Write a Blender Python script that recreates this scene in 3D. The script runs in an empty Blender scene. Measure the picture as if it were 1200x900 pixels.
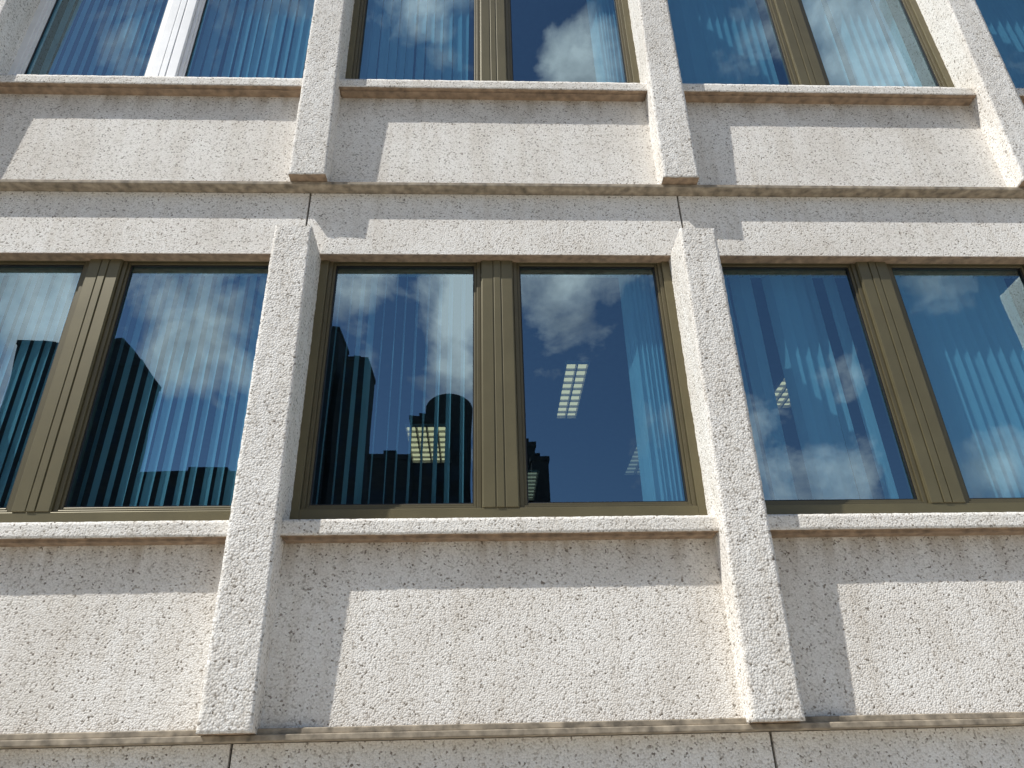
import bpy, bmesh, math, random
import numpy as np
from mathutils import Vector, Matrix, noise
random.seed(7)
D=4.2
names="cx yaw pitch roll f P wb wt dfb dft ds dsill dled zfb zft zlint zst zsb zg0 zg1 zl H g m zvis".split()
x0=np.array([0.1,0,math.radians(29.6),0,940,2.5,.125,.10,.28,.28,.10,.16,.16,.47,3.3,3.28,1.55,1.45,1.6,3.25,.45,3.43,1.05,.14,5.05])
sg=np.array([9,9,9,9,50,9,.03,.03,.06,.06,.04,.03,.03,9,9,9,9,9,9,9,9,9,9,9,9])
def proj(q,p):
    s,c=math.sin,math.cos
    F=np.array([s(q['yaw'])*c(q['pitch']),c(q['yaw'])*c(q['pitch']),s(q['pitch'])])
    R=np.array([c(q['yaw']),-s(q['yaw']),0]);U=np.cross(R,F)
    R2=R*c(q['roll'])+U*s(q['roll']);U2=-R*s(q['roll'])+U*c(q['roll'])
    d=np.array(p)-np.array([q['cx'],-D,0])
    return 600+q['f']*d.dot(R2)/d.dot(F),450-q['f']*d.dot(U2)/d.dot(F)
def res(x,full=False):
    q=dict(zip(names,x));P=q['P'];r=[];o=[]
    def ob(p,u,v,wu=1,wv=1):
        a,b=proj(q,p); r.append((a-u)*wu if u is not None else 0);r.append((b-v)*wv if v is not None else 0);o.append((u,v,round(a,1),round(b,1)))
    H=q['H'];g=q['g'];m=q['m'];z0=q['zg0'];z1=q['zg1']
    for X,z,u,v in [(-P-m,z1,98,312),(-P-m,z0,5,598),(-P+m,z1,152,312),(-P+m,z0,75,597),
        (P-m,z1,995,313),(P-m,z0,1072,588),(P+m,z1,1045,315),(P+m,z0,1135,587),
        (-m,z1,556,312),(-m,z0,554,590),(m,z1,607,313),(m,z0,614,590),(-g,z1,390,312),(-g,z0,362,592),(g,z1,766,313),(g,z0,803,588),
        (-m,q['zvis'],557,97),(m,q['zvis'],598,97),(-g,q['zvis'],422,95),(g,q['zvis'],735,98),(-P+m,q['zvis'],218,95),(-P-m,q['zvis'],172,95),(P-m,q['zvis'],927,102),(P+m,q['zvis'],970,103)]:
        ob((X,0,z),u,v)
    h=P/2;wb=q['wb'];wt=q['wt'];fb=-q['dfb'];ft=-q['dft'];zb=q['zfb'];zt=q['zft'];s=-q['ds']
    ob((-h-wb,fb,zb),232,861);ob((-h+wb,fb,zb),299,862);ob((-h-wt,ft,zt),325,265);ob((-h+wt,ft,zt),362,264)
    ob((h+wb,fb,zb),945,846);ob((h+wt,ft,zt),838,267);ob((h-wt,ft,zt),800,267,.4,.4);ob((h-wb,fb,zb),887,848,.4,.4)
    ob((-h-wb,fb,zb+H),340,203);ob((-h+wb,fb,zb+H),382,203);ob((h-wb,fb,zb+H),781,207);ob((h+wb,fb,zb+H),821,207)
    ob((-h+wb,s,zb+H),388,221);ob((h-wb,s,zb+H),775,223);ob((h-wb,s,zb),870,849);ob((-h+wb,s,zb),308,860,.5,.5)
    ob((-h+wt,s,q['zlint']),378,298);ob((h-wt,s,q['zlint']),783,299)
    ob((0,-q['dled'],q['zl']+H),None,240);ob((-h,-q['dled'],q['zl']),None,866);ob((h,-q['dled'],q['zl']),None,856)
    ob((-P,-q['dled'],q['zl']+H),None,236);ob((P,-q['dled'],q['zl']+H),None,242)
    ob((0,-q['dsill'],q['zst']),None,606);ob((0,-q['dsill'],q['zsb']),None,625)
    ob((0,-q['dsill'],q['zst']+H),None,98);ob((0,-q['dsill'],q['zsb']+H),None,108)
    ob((P,-q['dsill'],q['zst']+H),None,106)
    if full: return o
    return np.array(r+list((x-x0)/sg*2))
x=x0.copy();lam=1e-2
for it in range(120):
    r=res(x);J=np.zeros((len(r),len(x)))
    for i in range(len(x)):
        e=1e-4*(1 if names[i]!='f' else 100);y=x.copy();y[i]+=e;J[:,i]=(res(y)-r)/e
    A=J.T@J;dx=np.linalg.solve(A+lam*np.diag(np.diag(A)),-J.T@r)
    if (res(x+dx)**2).sum()<(r**2).sum(): x=x+dx;lam*=.5
    else: lam*=4
q=dict(zip(names,map(float,x)))
P=q['P'];H=q['H']
def redepth(key,new,zs):
    f_=(D-new)/(D-q[key])
    for z in zs:q[z]*=f_
    q[key]=new
redepth('dled',q['ds']+.085,['zl'])
redepth('dsill',max(q['dsill'],q['ds']+.095),['zst','zsb'])

# ---------- materials
def newmat(n):
    m=bpy.data.materials.new(n);m.use_nodes=True;nt=m.node_tree;nt.nodes.clear()
    out=nt.nodes.new('ShaderNodeOutputMaterial');return m,nt,out
def N(nt,t,**k):
    n=nt.nodes.new(t)
    for a,b in k.items():
        if a.startswith('i_'): n.inputs[a[2:].replace('_',' ')].default_value=b
        else: setattr(n,a,b)
    return n
def ramp(nt,stops):
    n=nt.nodes.new('ShaderNodeValToRGB');cr=n.color_ramp
    while len(cr.elements)<len(stops): cr.elements.new(.5)
    for e,(p,c) in zip(cr.elements,stops): e.position=p;e.color=(*c,1) if len(c)==3 else c
    return n
def mul(nt,a,b,f=1):
    m=N(nt,'ShaderNodeMixRGB',blend_type='MULTIPLY');m.inputs[0].default_value=f
    nt.links.new(a,m.inputs[1])
    if isinstance(b,tuple): m.inputs[2].default_value=(*b,1)
    else: nt.links.new(b,m.inputs[2])
    return m.outputs[0]
def mth(nt,op,a,b=None,c=None,clamp=False):
    n=N(nt,'ShaderNodeMath',operation=op);n.use_clamp=clamp
    for i,v in enumerate((a,b,c)):
        if v is None: continue
        if isinstance(v,(int,float)): n.inputs[i].default_value=v
        else: nt.links.new(v,n.inputs[i])
    return n.outputs[0]
def aggregate(name,tint=(1,.98,.945),scale=108,bump=.7,grime=False):
    m,nt,out=newmat(name);L=nt.links.new
    geo=N(nt,'ShaderNodeNewGeometry');pos=geo.outputs['Position']
    v=N(nt,'ShaderNodeTexVoronoi',i_Scale=scale);L(pos,v.inputs['Vector'])
    sep=N(nt,'ShaderNodeSeparateColor');L(v.outputs['Color'],sep.inputs[0])
    cr=ramp(nt,[(0,(.24,.21,.18)),(.045,(.56,.53,.49)),(.2,(.84,.82,.79)),(1,(.95,.94,.92))]);L(sep.outputs[0],cr.inputs[0])
    er=ramp(nt,[(.0,(1,1,1)),(.5,(.98,.975,.97)),(.85,(.80,.78,.76))]);L(v.outputs['Distance'],er.inputs[0])
    c=mul(nt,cr.outputs[0],er.outputs[0])
    big=N(nt,'ShaderNodeTexNoise',i_Scale=1.4,i_Detail=5,i_Roughness=.65);L(pos,big.inputs['Vector'])
    br=ramp(nt,[(.3,(.87,.85,.825)),(.58,(1,1,1))]);L(big.outputs['Fac'],br.inputs[0]);c=mul(nt,c,br.outputs[0])
    mp=N(nt,'ShaderNodeMapping');mp.inputs['Scale'].default_value=(9,9,.7);L(pos,mp.inputs['Vector'])
    st=N(nt,'ShaderNodeTexNoise',i_Scale=1.5,i_Detail=4);L(mp.outputs[0],st.inputs['Vector'])
    sr=ramp(nt,[(.30,(.87,.845,.81)),(.55,(1,1,1))]);L(st.outputs['Fac'],sr.inputs[0]);c=mul(nt,c,sr.outputs[0],.6)
    if grime:
        # weather staining that hangs below every sill, repeating with the storey height
        sx=N(nt,'ShaderNodeSeparateXYZ');L(pos,sx.inputs[0])
        d=mth(nt,'SUBTRACT',q['zsb']+10*H,sx.outputs[2]);d=mth(nt,'DIVIDE',d,H);d=mth(nt,'FRACT',d);d=mth(nt,'MULTIPLY',d,H)
        a=mth(nt,'MULTIPLY_ADD',d,-3.0,.85,True)
        a=mth(nt,'MULTIPLY',a,mth(nt,'MULTIPLY_ADD',st.outputs['Fac'],3.2,-1.0,True))
        mx=N(nt,'ShaderNodeMixRGB',blend_type='MULTIPLY');L(a,mx.inputs[0]);L(c,mx.inputs[1]);mx.inputs[2].default_value=(.52,.45,.37,1);c=mx.outputs[0]
    c=mul(nt,c,tint)
    b=N(nt,'ShaderNodeBump');b.invert=True;b.inputs['Strength'].default_value=bump;b.inputs['Distance'].default_value=.004;L(v.outputs['Distance'],b.inputs['Height'])
    p=N(nt,'ShaderNodeBsdfPrincipled',i_Roughness=.85);p.inputs['Specular IOR Level'].default_value=.25
    L(c,p.inputs['Base Color']);L(b.outputs[0],p.inputs['Normal']);L(p.outputs[0],out.inputs[0]);return m
def plain(name,col,rough=.6,metal=0,var=.15,sc=8,spec=.5):
    m,nt,out=newmat(name);L=nt.links.new
    geo=N(nt,'ShaderNodeNewGeometry');n=N(nt,'ShaderNodeTexNoise',i_Scale=sc,i_Detail=4);L(geo.outputs['Position'],n.inputs['Vector'])
    r=ramp(nt,[(.3,tuple(c*(1-var) for c in col)),(.7,tuple(min(1,c*(1+var)) for c in col))]);L(n.outputs['Fac'],r.inputs[0])
    p=N(nt,'ShaderNodeBsdfPrincipled',i_Roughness=rough,i_Metallic=metal);p.inputs['Specular IOR Level'].default_value=spec
    L(r.outputs[0],p.inputs['Base Color']);L(p.outputs[0],out.inputs[0]);return m
M_agg=aggregate('exposed_aggregate_concrete',grime=True)
M_fin=aggregate('exposed_aggregate_fin',(1.0,.985,.955),92,.8)
M_sill=aggregate('sill_concrete',(.97,.95,.91),110,.6)
M_led=plain('weathered_ledge',(.30,.25,.185),.8,0,.5,16)
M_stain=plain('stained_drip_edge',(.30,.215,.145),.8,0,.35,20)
M_joint=plain('joint_sealant',(.04,.036,.032),.8)
M_br=plain('bronze_frame',(.145,.122,.064),.42,.3,.08,5)
M_br2=plain('bronze_frame_inner',(.118,.098,.052),.4,.3,.08,5)
M_wh=plain('glare_white_frame',(.8,.8,.8),.35,0,.05)  # bright reflections on one window's frame, put in as white base colour
M_blk=plain('dark_gasket',(.012,.012,.012),.5)
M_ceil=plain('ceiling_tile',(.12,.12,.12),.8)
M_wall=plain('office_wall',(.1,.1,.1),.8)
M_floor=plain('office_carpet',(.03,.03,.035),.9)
M_rail=plain('blind_headrail',(.5,.5,.5),.4)
def glassmat():
    m,nt,out=newmat('tinted_window_glass');L=nt.links.new
    fr=N(nt,'ShaderNodeFresnel',i_IOR=1.5)
    ma=mth(nt,'MULTIPLY_ADD',fr.outputs[0],.45,.28,True)
    t=N(nt,'ShaderNodeBsdfTransparent');t.inputs[0].default_value=(.48,.84,.97,1)
    g=N(nt,'ShaderNodeBsdfGlossy');g.inputs['Roughness'].default_value=0;g.inputs[0].default_value=(.66,.88,1,1)
    geo=N(nt,'ShaderNodeNewGeometry');n=N(nt,'ShaderNodeTexNoise',i_Scale=1.3,i_Detail=1);L(geo.outputs['Position'],n.inputs['Vector'])
    b=N(nt,'ShaderNodeBump');b.inputs['Strength'].default_value=.2;b.inputs['Distance'].default_value=.01;L(n.outputs['Fac'],b.inputs['Height']);L(b.outputs[0],g.inputs['Normal'])
    mx=N(nt,'ShaderNodeMixShader');L(ma,mx.inputs[0]);L(t.outputs[0],mx.inputs[1]);L(g.outputs[0],mx.inputs[2]);L(mx.outputs[0],out.inputs[0]);return m
M_glass=glassmat()
def blindmat():
    m,nt,out=newmat('vertical_blind_fabric');L=nt.links.new
    d=N(nt,'ShaderNodeBsdfDiffuse');d.inputs[0].default_value=(.80,.86,.90,1)
    t=N(nt,'ShaderNodeBsdfTranslucent');t.inputs[0].default_value=(.75,.83,.86,1)
    mx=N(nt,'ShaderNodeMixShader');mx.inputs[0].default_value=.35;L(d.outputs[0],mx.inputs[1]);L(t.outputs[0],mx.inputs[2]);L(mx.outputs[0],out.inputs[0]);return m
M_blind=blindmat()
def emis(name,c,s):
    m,nt,out=newmat(name);e=N(nt,'ShaderNodeEmission');e.inputs[0].default_value=(*c,1);e.inputs[1].default_value=s;nt.links.new(e.outputs[0],out.inputs[0]);return m
M_lamp=emis('luminaire_tube_glow',(1,.64,.34),1.1)
M_lamp2=emis('luminaire_tube_dim',(1,.8,.55),.3)

# ---------- geometry helpers
def empty(n):
    e=bpy.data.objects.new(n,None);bpy.context.collection.objects.link(e);return e
BLD=empty('office_building')
def mesh_obj(n,vs,fs,mat,parent=BLD,loc=(0,0,0)):
    me=bpy.data.meshes.new(n);me.from_pydata(vs,[],fs);me.update();me.materials.append(mat)
    o=bpy.data.objects.new(n,me);o.location=loc;bpy.context.collection.objects.link(o);o.parent=parent;return o
def link(n,me,loc,parent=BLD):
    o=bpy.data.objects.new(n,me);o.location=loc;bpy.context.collection.objects.link(o);o.parent=parent;return o
class MB:
    def __init__(s): s.v=[];s.f=[]
    def box(s,x0,x1,y0,y1,z0,z1):
        b=len(s.v);s.v+=[(x0,y0,z0),(x1,y0,z0),(x1,y1,z0),(x0,y1,z0),(x0,y0,z1),(x1,y0,z1),(x1,y1,z1),(x0,y1,z1)]
        s.f+=[tuple(b+i for i in t) for t in [(0,3,2,1),(4,5,6,7),(0,1,5,4),(1,2,6,5),(2,3,7,6),(3,0,4,7)]]
    def obj(s,n,mat,parent=BLD,loc=(0,0,0),bev=0):
        o=mesh_obj(n,s.v,s.f,mat,parent,loc)
        if bev:
            b=o.modifiers.new('b','BEVEL');b.width=bev;b.segments=2
        return o
def rough(n,c8,step,amp,mat,freq=28,under=None):
    c=[Vector(p) for p in c8];bm=bmesh.new()
    for fi,(a,b,cc,d) in enumerate([(0,3,2,1),(4,5,6,7),(0,1,5,4),(1,2,6,5),(2,3,7,6),(3,0,4,7)]):
        A,B,C,Dd=c[a],c[b],c[cc],c[d]
        nu=max(1,round((B-A).length/step));nv=max(1,round((Dd-A).length/step))
        g=[[bm.verts.new((A.lerp(B,i/nu)).lerp(Dd.lerp(C,i/nu),j/nv)) for j in range(nv+1)] for i in range(nu+1)]
        for i in range(nu):
            for j in range(nv):
                fc=bm.faces.new((g[i][j],g[i+1][j],g[i+1][j+1],g[i][j+1]))
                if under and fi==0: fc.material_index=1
    bmesh.ops.remove_doubles(bm,verts=bm.verts,dist=.0008)
    for v in bm.verts:
        p=v.co*freq;v.co+=noise.noise_vector(p)*amp+noise.noise_vector(p*.12)*amp*.6
    bmesh.ops.recalc_face_normals(bm,faces=bm.faces)
    me=bpy.data.meshes.new(n);bm.to_mesh(me);bm.free();me.materials.append(mat)
    if under: me.materials.append(under)
    for p in me.polygons:p.use_smooth=True
    return me
ds=q['ds'];NB=3;BAYS=range(-NB,NB+1);NF=3
hb=P/2
wb,wt,fb,ft=q['wb'],q['wt'],-q['dfb'],-q['dft'];zb,zt=q['zfb'],q['zft']
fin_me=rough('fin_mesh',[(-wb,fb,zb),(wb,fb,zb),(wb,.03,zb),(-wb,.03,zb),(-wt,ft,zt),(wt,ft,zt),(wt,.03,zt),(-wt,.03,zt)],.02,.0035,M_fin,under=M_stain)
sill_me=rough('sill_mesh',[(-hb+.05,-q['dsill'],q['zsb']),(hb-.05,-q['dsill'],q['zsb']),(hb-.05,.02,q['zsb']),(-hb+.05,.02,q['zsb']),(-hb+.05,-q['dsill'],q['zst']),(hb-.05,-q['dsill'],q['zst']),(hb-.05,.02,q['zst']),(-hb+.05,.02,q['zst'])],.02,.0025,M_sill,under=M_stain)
lt=.06
e=(NB+.5)*P
for k in range(NF):
    dz=k*H
    for i in range(-NB-1,NB+1):
        link('facade_fin',fin_me,(i*P+hb,0,dz))
    for i in BAYS:
        link('window_sill',sill_me,(i*P,0,dz))
        xc=i*P
        s=MB();s.box(xc-hb+.006,xc+hb-.006,-ds,.15,q['zl']+lt+dz,q['zsb']+.004+dz);s.obj('spandrel_panel',M_agg)
        s=MB();s.box(xc-hb+.007,xc+hb-.007,-ds,.15,q['zlint']+dz,q['zl']+H-.004+dz);s.obj('lintel_panel',M_agg)
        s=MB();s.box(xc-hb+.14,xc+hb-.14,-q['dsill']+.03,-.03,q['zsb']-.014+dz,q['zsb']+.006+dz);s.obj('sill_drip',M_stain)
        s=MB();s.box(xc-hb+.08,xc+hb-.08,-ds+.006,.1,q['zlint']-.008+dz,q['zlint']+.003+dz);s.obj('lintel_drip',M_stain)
for k in range(NF+1):
    dz=k*H;s=MB()
    s.box(-e,e,-q['dled'],.1,q['zl']+dz,q['zl']+.030+dz);s.box(-e,e,-q['dled']+.03,.1,q['zl']+.030+dz,q['zl']+lt+dz)
    s.obj('string_course',M_led,bev=.005)
s=MB()
for k in range(NF):
    dz=k*H
    s.box(-e,e,-ds+.03,.14,q['zl']+.05+dz,q['zsb']-.01+dz);s.box(-e,e,-ds+.03,.14,q['zlint']+.02+dz,q['zl']+H-.01+dz)
s.box(-e,e,-ds+.03,.14,-1.6,q['zl']-.01)
s.obj('joint_backing',M_joint)
for i in BAYS:
    s=MB();s.box(i*P-hb+.007,i*P+hb-.007,-ds,.15,-1.59,q['zl']-.003);s.obj('base_panel',M_agg)
# windows
g,m=q['g'],q['m'];z0,z1=q['zg0'],q['zg1'];ztop=q['zlint']+.03;zbot=q['zst']-.03
def window(white):
    f=MB();n=MB();k=MB();gl=MB()
    for sx in(-1,1):
        a,b=sorted((sx*(hb-.02),sx*(g+.045)));f.box(a,b,-.045,.06,zbot,ztop)
    f.box(-g-.045,g+.045,-.045,.06,z1+.035,ztop);f.box(-g-.045,g+.045,-.045,.06,zbot,z0-.035)
    for a,b in((-g,-m),(m,g)):
        for (o1,o2,y) in ((.045,.018,-.03),(.018,0,-.018)):
            n.box(a-o1,a-o2,y,.05,z0-o1,z1+o1);n.box(b+o2,b+o1,y,.05,z0-o1,z1+o1)
            n.box(a-o2,b+o2,y,.05,z1+o2,z1+o1);n.box(a-o2,b+o2,y,.05,z0-o1,z0-o2)
        bb=len(gl.v);gl.v+=[(a-.005,.004,z0-.005),(b+.005,.004,z0-.005),(b+.005,.004,z1+.005),(a-.005,.004,z1+.005)];gl.f.append((bb,bb+1,bb+2,bb+3))
        k.box(a-.004,a+.008,-.010,.003,z0,z1);k.box(b-.008,b+.004,-.010,.003,z0,z1);k.box(a+.008,b-.008,-.010,.003,z1-.008,z1+.003);k.box(a+.008,b-.008,-.010,.003,z0-.003,z0+.008)
    mm=m-.047
    zz0,zz1=z0-.034,z1+.034
    f.box(-mm,mm,-.044,.06,zz0,zz1)
    f.box(-mm+.006,-mm*.27,-.05,-.042,zz0+.001,zz1-.001);f.box(mm*.27,mm-.006,-.05,-.042,zz0+.001,zz1-.001);f.box(-mm*.21,mm*.21,-.053,-.042,zz0+.001,zz1-.001)
    return f,n,k,gl
def blinds(bay,pane,k,mode):
    a,b=((-g,-m) if pane=='L' else (m,g));a-=.03;b+=.03
    sp=.078;w=.089/2
    rnd=random.Random(bay*31+k*7+(pane=='L'))
    xs=[a+.04+j*sp for j in range(int((b-a)/sp))]
    if mode=='closed': ang=-28
    elif mode=='half': ang=-40
    elif mode=='open': ang=-74
    elif mode=='right': ang=-46;xs=[b-.02-j*.034 for j in range(7)]
    elif mode=='groups': ang=-66;xs=[x for j,x in enumerate(xs) if (j%6)!=4]
    ang=math.radians(ang);V=[];Fc=[]
    for x in xs:
        t=ang+rnd.uniform(-.13,.13)
        if mode=='groups' and rnd.random()<.3: t+=.45
        if mode=='open' and rnd.random()<.2: t+=.35
        dx,dy=math.cos(t),math.sin(t);nx,ny=-dy,dx;x+=rnd.uniform(-.006,.006);bb=len(V)
        sw=rnd.uniform(-.016,.016)
        for zi,(z,of) in enumerate(((zbot-.02,sw),(ztop,0))):
            for r_,c_ in((-1,0),(-.4,.006),(.4,.006),(1,0)):
                V.append((bay*P+x+of+dx*w*r_+nx*c_,.13+dy*w*r_+ny*c_,z+k*H))
        for j in range(3):Fc.append((bb+j,bb+j+1,bb+5+j,bb+4+j))
    if V: mesh_obj('vertical_blind',V,Fc,M_blind)
    s=MB();s.box(bay*P+a,bay*P+b,.12,.15,ztop+k*H,ztop+.03+k*H);s.obj('blind_headrail',M_rail)
modes={(0,-1):('closed','half'),(0,0):('open','right'),(0,1):('groups','closed'),(1,-1):('closed','closed'),(1,0):('closed','right'),(1,1):('closed','groups')}
parts={}
for wh in(0,1):
    f,n,kk,gl=window(wh);parts[wh]=[]
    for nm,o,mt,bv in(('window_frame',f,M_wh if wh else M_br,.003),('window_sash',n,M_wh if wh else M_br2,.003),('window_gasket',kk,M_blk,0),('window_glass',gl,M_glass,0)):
        ob=o.obj(nm,mt,bev=bv);parts[wh].append((nm,ob))
for k in range(NF):
    for i in BAYS:
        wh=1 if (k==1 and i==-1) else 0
        for nm,src in parts[wh]:
            o=src.copy();o.location=(i*P,0,k*H);bpy.context.collection.objects.link(o);o.parent=BLD
        a,b=modes.get((k,i),random.choice([('closed','half'),('half','right'),('closed','closed')]))
        blinds(i,'L',k,a);blinds(i,'R',k,b)
for wh in(0,1):
    for nm,o in parts[wh]: bpy.data.objects.remove(o)
# interior
zc=q['zlint']+.07
for k in range(NF):
    dz=k*H
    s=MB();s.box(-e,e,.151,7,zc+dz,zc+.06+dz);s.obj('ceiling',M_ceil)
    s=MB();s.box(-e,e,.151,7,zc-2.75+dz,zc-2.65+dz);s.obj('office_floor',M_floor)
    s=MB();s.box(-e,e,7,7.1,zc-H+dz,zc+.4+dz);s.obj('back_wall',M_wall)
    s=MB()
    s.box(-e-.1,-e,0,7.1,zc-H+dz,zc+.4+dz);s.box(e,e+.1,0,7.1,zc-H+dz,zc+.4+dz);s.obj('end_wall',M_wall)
def lumin(x,y,w,l,k,nx,ny,mat):
    z=zc+k*H;s=MB();t=.012
    for a in range(nx+1):
        xx=x-w/2+a*w/nx;s.box(xx-t/2,xx+t/2,y-l/2,y+l/2,z-.04,z-.003)
    for a in range(ny+1):
        yy=y-l/2+a*l/ny;s.box(x-w/2+t/2,x+w/2-t/2,yy-t/3,yy+t/3,z-.036,z-.003)
    s.obj('ceiling_luminaire_louvre',M_rail)
    s=MB()
    for a in range(nx):
        xx=x-w/2+(a+.5)*w/nx;s.box(xx-w/nx*.38,xx+w/nx*.38,y-l/2+.02,y+l/2-.02,z-.012,z-.004)
    s.obj('ceiling_luminaire_lamp',mat)
lumin(.73,1.95,.2,1.05,0,2,9,M_lamp)
lumin(-.66,3.1,.42,.9,0,4,7,M_lamp)
lumin(2.82,1.85,.36,.85,0,4,8,M_lamp)
lumin(1.75,3.5,.4,.9,0,3,8,M_lamp2);lumin(.35,4.3,.4,.9,0,3,8,M_lamp2)
# roof
s=MB();s.box(-e-.1,e+.1,.15,7.1,NF*H+q['zl']+.1,NF*H+q['zl']+.3);s.obj('roof_slab',M_led)
s=MB();s.box(-e,e,-ds,.14,NF*H+q['zl']+lt+.002,NF*H+q['zl']+.9);s.obj('roof_parapet',M_agg)
# street
GZ=-1.6
def sheet(n,x0,x1,y0,y1,z,mat):
    return mesh_obj(n,[(x0,y0,z),(x1,y0,z),(x1,y1,z),(x0,y1,z)],[(0,1,2,3)],mat,None)
sheet('ground',-1500,1500,-1500,1500,GZ-.14,plain('ground_mat',(.14,.135,.12),.9,0,.3,.2))
s=MB();s.box(-80,80,-20,-.1,GZ-.136,GZ);s.obj('pavement',plain('bounce_paving',(.40,.365,.31),.85,0,.12,3),None,bev=.01)  # unseen pale plaza, added this wide to bounce fill light onto the facade
sheet('road',-80,80,-31,-20,GZ-.132,plain('asphalt',(.05,.05,.05),.9,0,.2,30))
s=MB();s.box(-80,80,-35,-31,GZ-.136,GZ);s.obj('pavement',plain('bounce_paving2',(.3,.29,.27),.85,0,.2,3),None,bev=.01)
# ---------- camera basis
s_,c_=math.sin,math.cos
F=Vector((s_(q['yaw'])*c_(q['pitch']),c_(q['yaw'])*c_(q['pitch']),s_(q['pitch'])));R=Vector((c_(q['yaw']),-s_(q['yaw']),0));U=R.cross(F)
R2=R*c_(q['roll'])+U*s_(q['roll']);U2=-R*s_(q['roll'])+U*c_(q['roll'])
# opposite towers
def tower(x0,x1,ztop_,y=-64,dep=5,col=(.035,.034,.033),fl=3.4,arch=False):
    E=empty('tower_block');m1=plain('tower_concrete',col,.8,0,.2,.5);m2=plain('tower_glazing',(.02,.022,.025),.3,0,.2,.5)
    s=MB();s.box(x0,x1,y-dep,y,GZ-.14,ztop_);s.obj('walls',m1,E)
    s=MB();z=GZ+2
    while z<ztop_-2.5:
        n=max(2,int((x1-x0)/1.8));pw=(x1-x0)/n
        for i in range(n): s.box(x0+i*pw+.35,x0+(i+1)*pw-.35,y-.1,y+.03,z,z+1.7)
        z+=fl
    s.obj('windows',m2,E)
    if arch:
        r=(x1-x0)/2;xm=(x0+x1)/2;n=16;V=[];Fs=[]
        for i in range(n+1):
            t=math.pi*i/n;V+=[(xm+r*math.cos(t),y,ztop_+r*.8*math.sin(t)),(xm+r*math.cos(t),y-dep,ztop_+r*.8*math.sin(t))]
        for i in range(n):Fs.append((2*i,2*i+1,2*i+3,2*i+2))
        Fs.append(tuple(2*i for i in range(n+1)));Fs.append(tuple(2*i+1 for i in range(n,-1,-1)))
        mesh_obj('vaulted_roof',V,Fs,m1,E)
    else:
        s=MB();s.box(x0-.1,x1+.1,y-dep-.1,y+.1,ztop_,ztop_+.5);s.box(x0+(x1-x0)*.3,x0+(x1-x0)*.6,y-dep*.7,y-dep*.3,ztop_+.5,ztop_+1.6);s.obj('parapet',m1,E)
A=64
def ray(u,v): return F*q['f']+R2*(u-600)+U2*(450-v)
def XZ(u,v):
    d=ray(u,v);t=(A+D)/d.y
    return q['cx']+d.x*t,d.z*t
for u0,u1,vt,ar,yy in((22,70,404,0,-64),(118,143,402,0,-64),(147,172,438,0,-62.5),(376,398,388,0,-64),(402,432,430,0,-63),(500,552,482,1,-64),(484,512,505,0,-62),(612,626,522,0,-64),(622,640,545,0,-63),(176,330,574,0,-61),(434,486,548,0,-61.5),(556,612,570,0,-61)):
    xa,za=XZ(u0,vt);xb,zb_=XZ(u1,vt);tower(xa,xb,(za+zb_)/2,y=yy,arch=ar)
# ---------- sky
w=bpy.data.worlds.new('World');bpy.context.scene.world=w;w.use_nodes=True;nt=w.node_tree;nt.nodes.clear();L=nt.links.new
out=nt.nodes.new('ShaderNodeOutputWorld');bg=nt.nodes.new('ShaderNodeBackground');bg.inputs[1].default_value=.105
sd=Vector((-.524,-.275,.80)).normalized()
sky=nt.nodes.new('ShaderNodeTexSky');sky.sky_type='NISHITA';sky.sun_disc=False;sky.sun_elevation=math.asin(sd.z);sky.sun_rotation=math.atan2(sd.x,sd.y)%(2*math.pi)
sky.ozone_density=4;sky.dust_density=.2
tc=nt.nodes.new('ShaderNodeTexCoord');gen=tc.outputs['Generated']
n=N(nt,'ShaderNodeTexNoise',i_Scale=4.6,i_Detail=10,i_Roughness=.6);n.inputs['Distortion'].default_value=.3;L(gen,n.inputs['Vector'])
acc=n.outputs['Fac']
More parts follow.
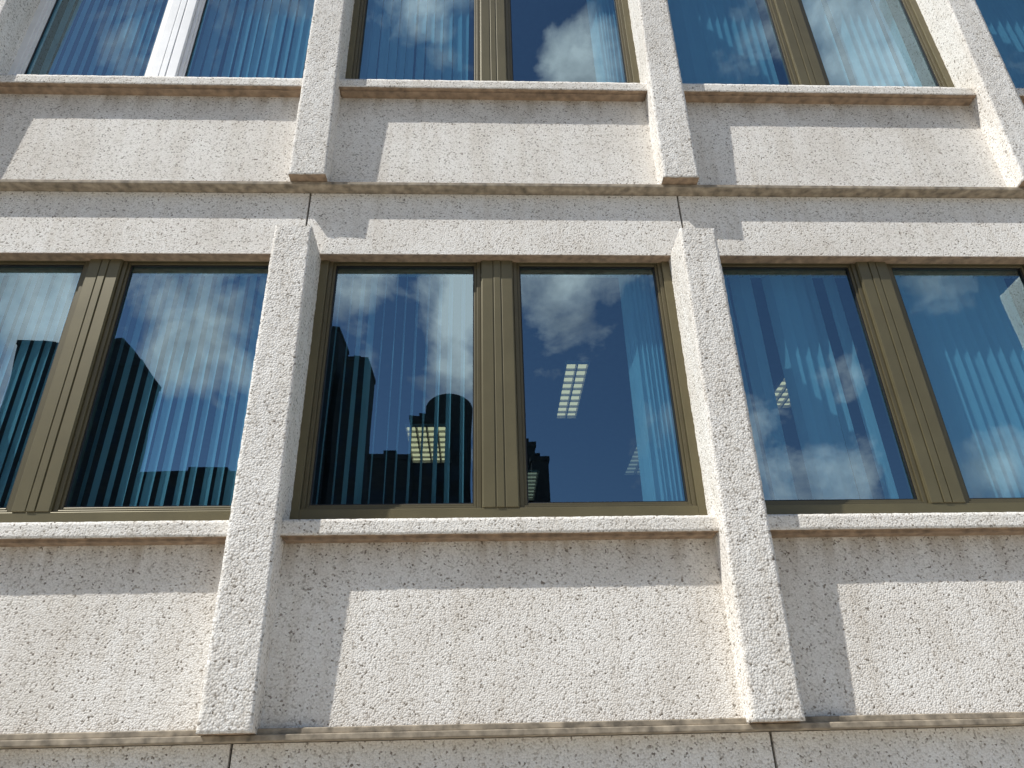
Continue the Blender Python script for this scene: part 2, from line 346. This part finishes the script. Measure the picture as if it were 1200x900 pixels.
for u,v,r_,wt_ in((425,345,62,.20),(535,345,48,.19),(525,425,58,.17),(425,425,38,.15),(680,375,110,.13),(245,385,90,.19),(40,335,85,.16),(205,430,40,.1),(1160,560,70,.16),(1010,565,55,.10),(680,85,55,.16),(1010,35,95,.20),(880,90,50,.04),(120,40,70,.06),(300,40,50,.06)):
    d=ray(u,v);d.y=-d.y;rr=r_/d.length*1.35;d.normalize()
    vd=N(nt,'ShaderNodeVectorMath',operation='DISTANCE');L(gen,vd.inputs[0]);vd.inputs[1].default_value=d
    fall=mth(nt,'MULTIPLY_ADD',vd.outputs['Value'],-1/rr,1,True)
    acc=mth(nt,'MULTIPLY_ADD',fall,wt_*1.6,acc)
cr=ramp(nt,[(.57,(0,0,0)),(.62,(.3,.3,.3)),(.74,(1,1,1))]);L(acc,cr.inputs[0])
n2=N(nt,'ShaderNodeTexNoise',i_Scale=8,i_Detail=7,i_Roughness=.6);L(gen,n2.inputs['Vector'])
c2=ramp(nt,[(.34,(4.5,4.7,5.2)),(.60,(14.5,14.4,14.1))]);L(n2.outputs['Fac'],c2.inputs[0])
mx=nt.nodes.new('ShaderNodeMixRGB');L(cr.outputs[0],mx.inputs[0]);L(sky.outputs[0],mx.inputs[1]);L(c2.outputs[0],mx.inputs[2])
L(mx.outputs[0],bg.inputs[0]);L(bg.outputs[0],out.inputs[0])
sun=bpy.data.lights.new('sun','SUN');sun.energy=5;sun.angle=math.radians(.5);sun.color=(1,.98,.93)
so=bpy.data.objects.new('sun',sun);so.rotation_euler=sd.to_track_quat('Z','Y').to_euler();bpy.context.collection.objects.link(so)
# ---------- camera
cam=bpy.data.cameras.new('camera');cam.sensor_width=36;cam.lens=q['f']/1200*36;cam.clip_end=5000
co=bpy.data.objects.new('camera',cam);Mx=Matrix((R2,U2,-F)).transposed().to_4x4();Mx.translation=Vector((q['cx'],-D,0));co.matrix_world=Mx
bpy.context.collection.objects.link(co);sc=bpy.context.scene;sc.camera=co
sc.view_settings.view_transform='Standard';sc.view_settings.look='None';sc.view_settings.exposure=0
